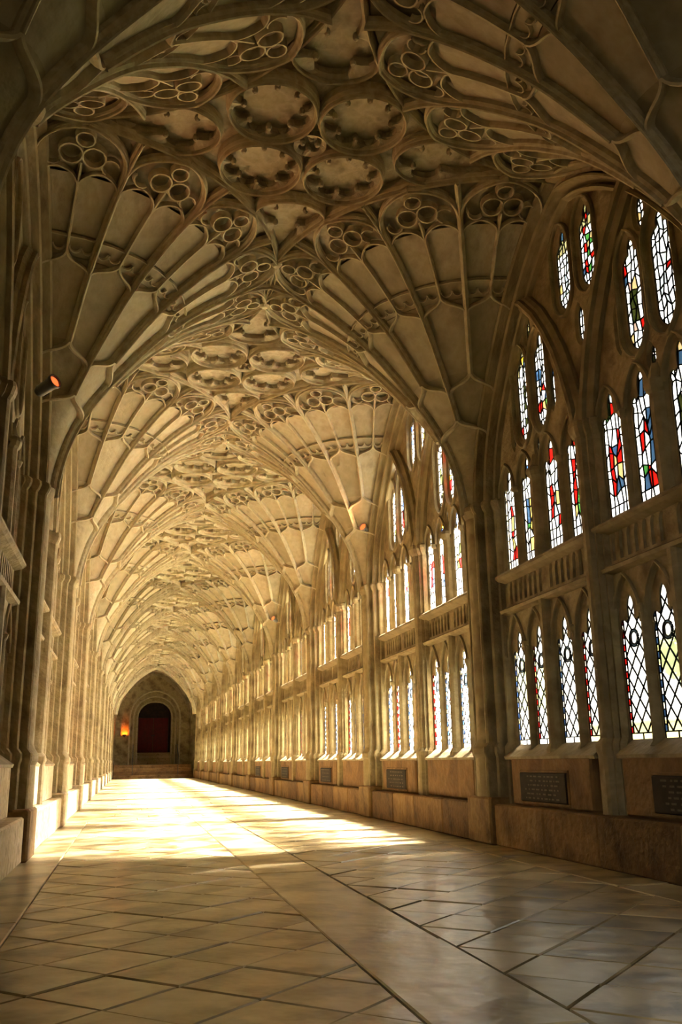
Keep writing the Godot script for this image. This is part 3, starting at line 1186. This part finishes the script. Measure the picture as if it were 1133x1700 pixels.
func build_walls() -> void:
	var stone := window_stone()
	var jamb := jamb_mesh()
	var jamb2 := flipped(jamb)
	var shaft := MB.new()
	lathe(shaft, [[0.165, 0.40], [0.165, 0.74], [0.18, 0.77], [0.18, 0.82], [0.15, 0.87], [0.138, 0.9], [0.138, 3.0], [0.15, 3.02], [0.172, 3.07], [0.172, 3.11], [0.13, 3.14], [0.12, 3.2]], Transform3D(Basis(Vector3.UP, PI / 8), Vector3(2.1, 0, 0)), 16)
	var shaft_m := shaft.mesh()
	var plinth := MB.new()
	plinth.box(Vector3(1.925, 0.0, -0.285), Vector3(2.4, 0.40, 0.285), 0.018)
	var plinth_m := plinth.mesh()
	var bench_m := []
	for i in 4:
		var b := MB.new()
		var lo: float = [-1.853, -0.86, 0.004, 1.0][i]
		var hi: float = [-0.864, 0.0, 0.996, 1.853][i]
		b.box(Vector3(1.965 + 0.004 * (i % 2), 0.0, lo), Vector3(2.4, 0.345, hi), 0.014)
		bench_m.append(b.mesh())
	var apron_m := []
	for s in 2:
		var b := MB.new()
		var lo := 0.225 if s else -1.68
		b.box(Vector3(2.075, 0.345, lo), Vector3(2.4, 0.735, lo + 1.455), 0.016)
		apron_m.append(b.mesh())
	var lead := MB.new()
	var whole := MB.new()
	for e in glass_sets(false):
		glaze(e[2], e[1], lead, whole, null)
	var lead_m := lead.mesh()
	var whole_m := whole.mesh()
	for side in 2:
		var right := side == 0
		var turn := 0.0 if right else PI
		var wall := node("wall_right" if right else "wall_left")
		tag(wall, "right-hand cloister wall of clustered piers and low stone benches below the windows" if right else "left-hand cloister wall of clustered piers and blind stone panelling", "wall", "", "structure")
		for n in range(-2, 11):
			var pier := node("pier", wall, Vector3(0, 0, PIER0 - n * BAY), turn)
			put("shaft", shaft_m, M.pier, pier)
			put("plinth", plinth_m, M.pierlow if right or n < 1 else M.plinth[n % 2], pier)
			put("jamb_moulding", jamb, M.pier, pier)
			put("jamb_moulding", jamb2, M.pier, pier)
		for n in range(-2, 10):
			var at := Vector3(0, 0, PIER0 - (n + 0.5) * BAY)
			if right and n == 9:
				continue                # the last bay opens into an unseen walk that lights it
			for i in 4:
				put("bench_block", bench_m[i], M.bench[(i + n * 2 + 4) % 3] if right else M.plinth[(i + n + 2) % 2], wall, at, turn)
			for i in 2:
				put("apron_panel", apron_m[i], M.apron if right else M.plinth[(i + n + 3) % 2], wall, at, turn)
			put("wall_face", stone["wall_face"], M.tracery, wall, at, turn)
			var holder: Node3D
			if right and n >= -1 and n <= 8:
				holder = node("window_%d" % (n + 2), null, at, 0.0)
				var order: String = ["nearest", "second", "third", "fourth", "fifth", "sixth", "seventh", "eighth", "ninth", "tenth"][n + 1]
				tag(holder, "%s of the tall traceried stained glass windows along the right-hand wall" % order, "window", "", "structure")
				if n == -1:
					for e in glass_sets(true):
						var lm := MB.new()
						var wm := MB.new()
						var light := node(e[0], holder)
						glaze(e[2], e[1], lm, wm, light if e[0] != "tracery_light" else null)
						put("lead_came", lm.mesh(), M.lead, light)
						if wm.v.size():
							put("border_glass", wm.mesh(), M.glass, light)
				else:
					put("glazing", whole_m, M.glass, holder)
					put("lead_came", lead_m, M.lead, holder)
			else:
				holder = node("blind_window", wall, at, turn)  # on the right only the unseen bay beside the viewer, closed against light
				put("blind_back", stone["blind_back"], M.tracery if right else M.plinth[1], holder)
			for key in ["lower_tracery", "upper_tracery", "hood_moulding", "transom_ledge", "string_course", "sub_arch", "middle_column", "sloping_sill"]:
				put(key, stone[key], M.tracery, holder)
			for s in [-1.0, 1.0]:
				for y in 2:
					put("quarter_mullion", stone["quarter_mullion_%d" % y], M.tracery, holder, Vector3(0, 0, 0.97 * s))
					put("mullion", stone["mullion_%d" % y], M.tracery, holder, Vector3(0, 0, 0.5125 * s))
					put("mullion", stone["mullion_%d" % y], M.tracery, holder, Vector3(0, 0, 1.42 * s))


# ------------------------------------------------------------------ floor
func slab(parent: Node, p: PackedVector2Array, mat: Material, lift: float) -> void:
	# p: (x, z) corners of a flagstone; edges worn round
	var inset: Array = Geometry2D.offset_polygon(p, -0.003)
	if inset.is_empty():
		return
	var low: PackedVector2Array = biggest(inset)
	inset = Geometry2D.offset_polygon(p, -0.009)
	if inset.is_empty():
		return
	var high: PackedVector2Array = biggest(inset)
	if high.size() < 3:
		return
	var mb := MB.new()
	var tilt := Vector2(rng.randf_range(-1, 1), rng.randf_range(-1, 1)) * 0.004
	var mid := Vector2.ZERO
	for q in high:
		mid += q / high.size()
	var f := func(q: Vector2, y: float) -> Vector3: return Vector3(q.x, y + (q - mid).dot(tilt), q.y)
	var idx := Geometry2D.triangulate_polygon(high)
	for k in range(0, idx.size(), 3):
		mb.tri(f.call(high[idx[k]], lift), f.call(high[idx[k + 1]], lift), f.call(high[idx[k + 2]], lift))
	if low.size() == high.size():
		var off := 0
		var best := 1e9
		for i in low.size():
			if low[i].distance_to(high[0]) < best:
				best = low[i].distance_to(high[0])
				off = i
		for i in high.size():
			var j := (i + 1) % high.size()
			var a := low[(i + off) % low.size()]
			var b := low[(j + off) % low.size()]
			mb.quad(f.call(high[i], lift), f.call(high[j], lift), f.call(b, lift - 0.005), f.call(a, lift - 0.005))
			mb.quad(f.call(a, lift - 0.005), f.call(b, lift - 0.005), f.call(b, -0.035), f.call(a, -0.035))
	else:
		for i in high.size():
			var j := (i + 1) % high.size()
			mb.quad(f.call(high[i], lift), f.call(high[j], lift), f.call(high[j], -0.03), f.call(high[i], -0.03))
	put("flagstone", mb.mesh(), mat, parent)


func build_floor() -> void:
	var fl := node("floor")
	tag(fl, "worn cream flagstone floor with slabs laid diagonally between straight strips", "floor", "", "structure")
	var bed := MB.new()
	bed.box(Vector3(-2.5, -0.25, -52.0), Vector3(2.5, -0.028, 6.0))
	put("mortar_bed", bed.mesh(), M.mortar, fl)
	var rect := func(x0: float, x1: float, z0: float, z1: float): return PackedVector2Array([Vector2(x0, z0), Vector2(x1, z0), Vector2(x1, z1), Vector2(x0, z1)])
	var lift := func(): return rng.randf_range(-0.0025, 0.0025)
	# the straight strips: along both walls and the middle
	for s in [[-2.0, -1.685, 1.9], [-0.31, 0.145, 1.15], [1.64, 2.0, 1.6]]:
		var z := 5.6
		while z > -13.2:
			var l: float = s[2] * rng.randf_range(0.8, 1.25)
			var e := maxf(z - l, -13.2)
			if e < -12.6:
				e = -13.2
			slab(fl, rect.call(s[0], s[1], e, z), M.flag[rng.randi() % 5], lift.call())
			z = e
	# the diagonal squares
	for region in [[-1.685, -0.31, 0.03], [0.145, 1.64, -0.2]]:
		var clip: PackedVector2Array = rect.call(region[0], region[1], -13.2, -2.4)
		for i in range(-4, 34):
			for j in range(-34, 6):
				# x - z = a, x + z = b
				var a := i * 0.5
				var b: float = j * 0.5 + region[2]
				var q := PackedVector2Array()
				for k in [[0, 0], [1, 0], [1, 1], [0, 1]]:
					var aa: float = a + k[0] * 0.5
					var bb: float = b + k[1] * 0.5
					q.append(Vector2((aa + bb) / 2.0, (bb - aa) / 2.0))
				for p in Geometry2D.intersect_polygons(q, clip):
					slab(fl, p, M.flag[rng.randi() % 5], lift.call())
		slab(fl, rect.call(region[0], region[1], -2.4, 1.6), M.flag[0], 0.0)
		slab(fl, rect.call(region[0], region[1], 1.6, 5.6), M.flag[1], 0.0)
	# farther on: rows across the walk
	var z := -13.2
	while z > -46.9:
		var d := rng.randf_range(0.42, 0.62)
		var e := maxf(z - d, -46.9)
		if z < -26.0:
			slab(fl, rect.call(-2.0, 2.0, e, z), M.flag[rng.randi() % 5], lift.call())
			z = e
			continue
		var x := -2.0
		while x < 2.0:
			var w := rng.randf_range(0.6, 1.2)
			var x1 := minf(x + w, 2.0)
			if 2.0 - x1 < 0.3:
				x1 = 2.0
			slab(fl, rect.call(x, x1, e, z), M.flagred if z > -16.0 and x < -0.4 and rng.randf() < 0.6 else M.flag[rng.randi() % 5], lift.call())
			x = x1
		z = e


# ------------------------------------------------------------------ the two ends of the walk
func end_plate(mb: MB, outer: PackedVector2Array, holes: Array, z: float) -> void:
	# like plate(), but across the walk: s becomes x
	var t := MB.new()
	plate(t, outer, holes, 0.0)
	mb.add(t, Transform3D(Basis(Vector3(0, 0, 1), Vector3(0, 1, 0), Vector3(1, 0, 0)), Vector3(0, 0, z)))


func end_wall(mb: MB, a: PackedVector2Array, za: float, b: PackedVector2Array, zb: float) -> void:
	for i in a.size() - 1:
		mb.quad(Vector3(a[i].x, a[i].y, za), Vector3(a[i + 1].x, a[i + 1].y, za), Vector3(b[i + 1].x, b[i + 1].y, zb), Vector3(b[i].x, b[i].y, zb))


func build_ends() -> void:
	var back := MB.new()  # unseen end behind the viewer, dark so that little light bounces back
	back.box(Vector3(-2.6, -0.1, 4.75), Vector3(2.6, 5.7, 5.2))
	tag(put("unseen_wall_back", back.mesh(), M.oak), "unseen wall behind the viewer, kept dark to limit bounced light", "wall", "", "structure")
	var zw := -51.1
	var cx := 0.1
	var front := node("wall_end")
	tag(front, "dark stone wall at the far end with a stepped pointed doorway", "wall", "", "structure")
	var rect := PackedVector2Array([Vector2(-2.5, -0.1), Vector2(2.5, -0.1), Vector2(2.5, 5.7), Vector2(-2.5, 5.7)])
	var orders := []
	for k in [[2.64, 4.5], [2.24, 4.22], [1.84, 3.94]]:
		orders.append(light_outline(cx, k[0], 0.5, 3.1, k[1]))
	var niche := light_outline(-1.47, 0.36, 1.65, 2.95, 3.45)
	var mb := MB.new()
	end_plate(mb, rect, [orders[0], niche], zw)
	end_wall(mb, orders[0], zw, orders[0], zw - 0.22)
	end_plate(mb, rect, [orders[1]], zw - 0.22)
	end_wall(mb, orders[1], zw - 0.22, orders[1], zw - 0.44)
	end_plate(mb, rect, [orders[2]], zw - 0.44)
	end_wall(mb, orders[2], zw - 0.44, orders[2], zw - 0.7)
	end_wall(mb, niche, zw, niche, zw - 0.21)
	put("wall_face", mb.mesh(), M.pier, front)
	for k in 3:
		var roll := MB.new()
		var pts := []
		for q in orders[k]:
			pts.append(Vector3(q.x, q.y, zw - 0.22 * k))
		sweep(roll, pts, same(Vector3(0, 0, 1), pts.size()), 0.09, 0.06, ROLL)
		put("arch_moulding", roll.mesh(), M.rib, front)
	# arch across the walk where its last, windowless bay begins
	var cross := MB.new()
	var curve := []
	var nr := []
	for s in [1.0, -1.0]:
		var half := []
		for i in 21:
			var q := arch_point(prof[-1][2] * i / 20.0, 0.02)
			half.append(Vector3((AXIS - minf(q.x, AXIS)) * s, q.y, PIER0 - 9.0 * BAY))
		if s < 0.0:
			half.reverse()
		curve.append_array(half)
	for q in curve:
		nr.append((Vector3(0, 3.4, q.z) - q).normalized())
	sweep(cross, curve, nr, 0.24, 0.16, ROLL)
	put("cross_arch", cross.mesh(), M.rib, front)
	# steps up to the doorway and beyond it
	var steps := node("steps")
	tag(steps, "worn stone steps that rise to the doorway at the far end", "steps", "", "structure")
	for i in 4:
		var b := MB.new()
		b.box(Vector3(-1.9, -0.1, -52.0), Vector3(1.9, 0.165 * (i + 1), -47.2 - 0.36 * i), 0.015)
		put("step", b.mesh(), M.bench[i % 3], steps)
	for i in 4:
		var b := MB.new()
		b.box(Vector3(-0.95, 0.5, -56.0), Vector3(1.2, 0.66 + 0.16 * (i + 1), -53.2 - 0.34 * i), 0.015)
		put("step", b.mesh(), M.plinth[i % 2], steps)
	var passage := MB.new()
	passage.box(Vector3(-1.3, -0.1, -56.5), Vector3(-0.86, 4.4, zw - 0.6))
	passage.box(Vector3(1.08, -0.1, -56.5), Vector3(1.5, 4.4, zw - 0.6))
	passage.box(Vector3(-1.3, 4.1, -56.5), Vector3(1.5, 4.5, zw - 0.6))
	passage.box(Vector3(-1.3, -0.1, -56.5), Vector3(1.5, 4.4, -56.0))
	passage.box(Vector3(-1.3, -0.1, -56.5), Vector3(1.5, 0.66, zw - 0.6))
	put("passage_wall", passage.mesh(), M.pierlow, front)
	# the red doors
	var door := node("door_1", null, Vector3(0.12, 1.30, -55.2))
	tag(door, "deep red double door up the steps at the far end of the walk", "door", "", "structure")
	for s in [-1.0, 1.0]:
		var leaf := MB.new()
		leaf.box(Vector3(minf(0.01 * s, 0.84 * s), 0, -0.05), Vector3(maxf(0.01 * s, 0.84 * s), 1.95, 0.0), 0.01)
		for i in 4:
			var x0: float = s * (0.09 + 0.19 * i)
			leaf.box(Vector3(minf(x0, x0 + s * 0.15), 0.1, 0.0), Vector3(maxf(x0, x0 + s * 0.15), 1.85, 0.018), 0.006)
		put("door_leaf", leaf.mesh(), M.red, door)
		var pull := MB.new()
		lathe(pull, [[0.0, 0.0], [0.03, 0.01], [0.035, 0.04], [0.015, 0.06], [0.0, 0.062]], Transform3D(Basis(Vector3.RIGHT, PI / 2), Vector3(s * 0.06, 0.95, 0.02)), 10)
		put("door_handle", pull.mesh(), M.black, door)
	var frame := MB.new()
	frame.box(Vector3(-0.98, 0, -0.1), Vector3(-0.85, 2.1, 0.06), 0.01)
	frame.box(Vector3(0.85, 0, -0.1), Vector3(0.98, 2.1, 0.06), 0.01)
	frame.box(Vector3(-0.98, 1.96, -0.1), Vector3(0.98, 2.12, 0.08), 0.01)
	put("door_frame", frame.mesh(), M.oak, door)
	var tym := MB.new()
	tym.box(Vector3(-0.98, 2.12, -0.1), Vector3(0.98, 2.8, -0.02), 0.01)
	put("panel_above", tym.mesh(), M.oak, door)
	# handrails
	for s in 2:
		var x: float = -1.0 if s == 0 else 1.2
		var h := node("handrail", null, Vector3(x, 0, 0))
		tag(h, "dark iron handrail on the %s side of the far steps" % ("left" if s == 0 else "right"), "handrail")
		var r := MB.new()
		sweep(r, [Vector3(0, 0.98, -47.1), Vector3(0, 1.02, -47.3), Vector3(0, 1.62, -48.7), Vector3(0, 1.62, -50.4)], same(Vector3.UP, 4), 0.05, 0.04, ROLL)
		put("rail", r.mesh(), M.black, h)
		for k in [[-47.3, 0.165, 1.02], [-48.7, 0.66, 1.62], [-50.3, 0.66, 1.62]]:
			var p := MB.new()
			lathe(p, [[0.016, k[1]], [0.016, k[2]]], Transform3D(Basis(), Vector3(0, 0, k[0])), 8)
			put("post", p.mesh(), M.black, h)
	# the lamp in its niche
	var lamp := node("wall_lamp", null, Vector3(-1.47, 2.2, zw - 0.05))
	tag(lamp, "small dark bracket lamp that fills the narrow end niche with orange light", "lamp")
	var bowl := MB.new()
	lathe(bowl, [[0.0, -0.10], [0.05, -0.09], [0.11, 0.0], [0.10, 0.0], [0.045, -0.08], [0.0, -0.085]], Transform3D(), 14)
	put("bowl", bowl.mesh(), M.black, lamp)
	var arm := MB.new()
	arm.box(Vector3(-0.02, -0.13, -0.16), Vector3(0.02, -0.095, 0.02), 0.005)
	put("bracket", arm.mesh(), M.black, lamp)
	var bulb := MB.new()
	lathe(bulb, [[0.0, -0.05], [0.03, -0.04], [0.04, 0.0], [0.03, 0.04], [0.0, 0.05]], Transform3D(), 12)
	put("bulb", bulb.mesh(), M.lens, lamp)
	var glow := OmniLight3D.new()
	glow.name = "lamp_light"
	glow.light_color = rgb8(255, 112, 30)
	glow.light_energy = 1.8
	glow.light_size = 0.04
	glow.omni_range = 60.0
	glow.omni_attenuation = 2.0
	glow.shadow_enabled = true
	lamp.add_child(glow)


func build_unseen_side_walk() -> void:
	# unseen walk right of the last bay, its openings placed to light the end
	var side := node("unseen_side_walk")
	tag(side, "plain unseen walk off the last bay, placed to light the far steps", "wall", "", "structure")
	var z0 := PIER0 - 9.0 * BAY
	var shell := MB.new()
	shell.box(Vector3(2.6, -0.1, -51.6), Vector3(14.0, 5.7, -51.1))
	shell.box(Vector3(14.0, -0.1, -51.6), Vector3(14.4, 5.7, z0 + 0.3))
	shell.box(Vector3(2.9, 5.4, -51.6), Vector3(14.4, 5.8, z0 + 0.3))
	shell.box(Vector3(2.5, -0.2, -51.6), Vector3(14.4, 0.0, z0 + 0.3))
	shell.box(Vector3(2.24, -0.1, z0 - 0.1), Vector3(3.2, 5.7, z0 + 0.3))
	for k in [[3.2, 6.4], [7.6, 14.0]]:
		shell.box(Vector3(k[0], -0.1, z0), Vector3(k[1], 5.7, z0 + 0.3))
	shell.box(Vector3(3.2, -0.1, z0), Vector3(10.0, 0.9, z0 + 0.3))
	shell.box(Vector3(3.2, 3.4, z0), Vector3(10.0, 5.7, z0 + 0.3))
	put("plain_wall", shell.mesh(), M.pier, side)


# ------------------------------------------------------------------ outside the windows
func build_garth() -> void:
	var lawn := MB.new()
	lawn.box(Vector3(2.6, -0.5, -90.0), Vector3(60.0, -0.05, 30.0))
	tag(put("lawn", lawn.mesh(), M.grass), "green cloister lawn outside the right-hand windows", "lawn", "", "structure")
	var far := MB.new()
	far.box(Vector3(46.0, -0.1, -90.0), Vector3(47.0, 3.6, 30.0), 0.05)
	far.box(Vector3(45.8, 3.6, -90.0), Vector3(47.2, 3.9, 30.0), 0.05)
	tag(put("wall_garth", far.mesh(), M.plinth[0]), "low pale wall across the lawn, dimly seen through the clear lower glass", "wall", "", "structure")
	var shade_blocks := MB.new()  # tall blocks kept out of view, placed to shade the nearest bays
	shade_blocks.box(Vector3(4.2, -0.1, -6.6), Vector3(6.4, 14.0, 18.0), 0.05)
	shade_blocks.box(Vector3(6.4, -0.1, -7.6), Vector3(11.0, 16.0, 18.0), 0.05)
	shade_blocks.box(Vector3(11.0, -0.1, -10.2), Vector3(26.0, 22.0, 18.0), 0.05)
	shade_blocks.box(Vector3(10.8, 21.4, -10.4), Vector3(26.2, 21.7, 18.2), 0.05)
	tag(put("unseen_shade_wall", shade_blocks.mesh(), M.pier), "tall unseen wall outside, placed to shade the nearest windows", "wall", "", "structure")
	for k in [[20.0, -21.0, 6.0, 2.4], [27.0, -40.0, 7.0, 2.8], [24.0, -58.0, 6.5, 2.6]]:
		var tree := node("tree", null, Vector3(k[0], -0.05, k[1]))
		tag(tree, ["pale green tree on the lawn seen blurred through the nearest window", "pale green tree farther over the lawn, half hidden by window tracery", "pale green tree at the lawn's far end, beyond the farther windows"][used[[self, "tree"]] - 1], "tree", "", "")
		var trunk := MB.new()
		lathe(trunk, [[0.32, 0.0], [0.2, 0.8], [0.16, 2.4], [0.08, k[2] - 1.0]], Transform3D(), 10)
		put("trunk", trunk.mesh(), M.bark, tree)
		var leaf := MB.new()
		leaf.quad(Vector3(-0.09, 0, 0), Vector3(0, 0.03, 0.14), Vector3(0.09, 0, 0), Vector3(0, 0.02, -0.14))
		var mm := MultiMesh.new()
		mm.transform_format = MultiMesh.TRANSFORM_3D
		mm.mesh = leaf.mesh()
		mm.instance_count = 5000
		for i in 5000:
			var dir := Vector3(rng.randfn(), rng.randfn(), rng.randfn()).normalized()
			var r: float = k[3] * (0.55 + 0.45 * pow(rng.randf(), 0.4)) * (0.85 + 0.2 * sin(dir.x * 5.0 + dir.y * 4.0))
			mm.set_instance_transform(i, Transform3D(Basis.from_euler(Vector3(rng.randf() * TAU, rng.randf() * TAU, rng.randf() * TAU)) * rng.randf_range(0.8, 1.6), Vector3(0, k[2] - k[3] * 0.4, 0) + dir * r * Vector3(1, 0.85, 1)))
		var crown := MultiMeshInstance3D.new()
		crown.name = "foliage"
		crown.multimesh = mm
		crown.material_override = M.leaf
		crown.set_meta("kind", "stuff")
		tree.add_child(crown)


# ------------------------------------------------------------------ small fittings
func spotlight(x: float, y: float, z: float, lit: float, label: String) -> void:
	var s := signf(x)
	var o := node("spotlight", null, Vector3(x, y, z))
	tag(o, label, "spotlight")
	var dir := Vector3(-s * 0.72, 0.30, 0.62).normalized()
	var side := Vector3.UP.cross(dir).normalized()
	var t := Transform3D(Basis(side, dir, side.cross(dir)), Vector3.ZERO)
	var can := MB.new()
	lathe(can, [[0.0, -0.16], [0.035, -0.155], [0.05, -0.12], [0.052, 0.0], [0.062, 0.03], [0.062, 0.05], [0.052, 0.05], [0.05, 0.02]], t, 18)
	put("housing", can.mesh(), M.steel if s > 0 else M.black, o)
	var lens := MB.new()
	lathe(lens, [[0.051, 0.03], [0.035, 0.042], [0.0, 0.046]], t, 18)
	put("lens", lens.mesh(), M.lens if lit > 0.0 else M.steel, o)
	var arm := MB.new()
	sweep(arm, [Vector3(0, 0, 0) - dir * 0.08, Vector3(s * 0.03, -0.06, -0.06), Vector3(s * 0.07, -0.07, -0.10)], same(Vector3.UP, 3), 0.03, 0.02, PLAINRIB)
	put("bracket", arm.mesh(), M.black, o)
	if lit > 0.0:
		var l := SpotLight3D.new()
		l.name = "beam"
		l.light_color = rgb8(255, 176, 116)
		l.light_energy = lit
		l.light_size = 0.045
		l.spot_angle = 55.0
		l.spot_attenuation = 2.0
		l.spot_angle_attenuation = 0.8
		l.spot_range = 80.0
		l.shadow_enabled = true
		o.add_child(l)
		l.position = dir * 0.07
		l.basis = Basis.looking_at(dir, Vector3.UP)


func plaque(n: int, s: float, label: String, rows: int) -> void:
	var o := node("memorial_plaque", null, Vector3(2.075, 0.50, PIER0 - (n + 0.5) * BAY - s))
	tag(o, label, "plaque", "memorial plaques on the bench-back panels")
	var b := MB.new()
	b.box(Vector3(-0.022, -0.115, -0.43), Vector3(0.012, 0.115, 0.43), 0.008)
	put("tablet", b.mesh(), M.slate, o)
	var lip := MB.new()
	for k in [[-0.135, -0.115, -0.45, 0.45], [0.115, 0.135, -0.45, 0.45], [-0.115, 0.115, -0.45, -0.43], [-0.115, 0.115, 0.43, 0.45]]:
		lip.box(Vector3(-0.012, k[0], k[2]), Vector3(0.012, k[1], k[3]), 0.004)
	put("rim", lip.mesh(), M.apron, o)
	var worn := MB.new()
	for i in rows:
		var y := 0.085 - i * 0.17 / maxf(rows - 1, 1)
		var z := -0.34 + rng.randf_range(0.0, 0.12)
		while z < 0.3:
			var w := rng.randf_range(0.02, 0.07)
			worn.box(Vector3(-0.024, y - 0.006, z), Vector3(-0.02, y + 0.006, z + w))
			z += w + rng.randf_range(0.012, 0.05)
	put("worn_inscription", worn.mesh(), M.slatemark, o).set_meta("kind", "stuff")


func build_fittings() -> void:
	spotlight(-1.93, 3.72, PIER0 + 1.0, 2.0, "spotlight glowing orange, on the nearest pier of the left wall")
	spotlight(-1.93, 3.66, PIER0 - BAY - 0.45, 2.0, "dark spotlight on the second pier of the left wall")
	spotlight(1.93, 3.90, PIER0 - BAY + 0.35, 2.0, "silver spotlight with an orange lens on the second pier of the right wall")
	spotlight(1.93, 3.88, PIER0 - 3.0 * BAY + 0.4, 2.0, "small silver spotlight on the fourth pier of the right wall, far along")
	plaque(-1, 1.03, "dark slate memorial plaque under the nearest stained glass window, left of its middle column", 6)
	plaque(-1, -1.04, "dark slate memorial plaque cut by the photo's right edge", 6)
	plaque(0, 1.0, "dark slate memorial plaque beneath the second window from the front", 5)
	plaque(1, 1.0, "dark slate memorial plaque beneath the third window from the front", 4)
	plaque(2, 1.0, "small dark memorial plaque beneath the fourth window from the front", 4)
	plaque(3, 1.0, "small dark memorial plaque beneath the fifth window from the front", 4)
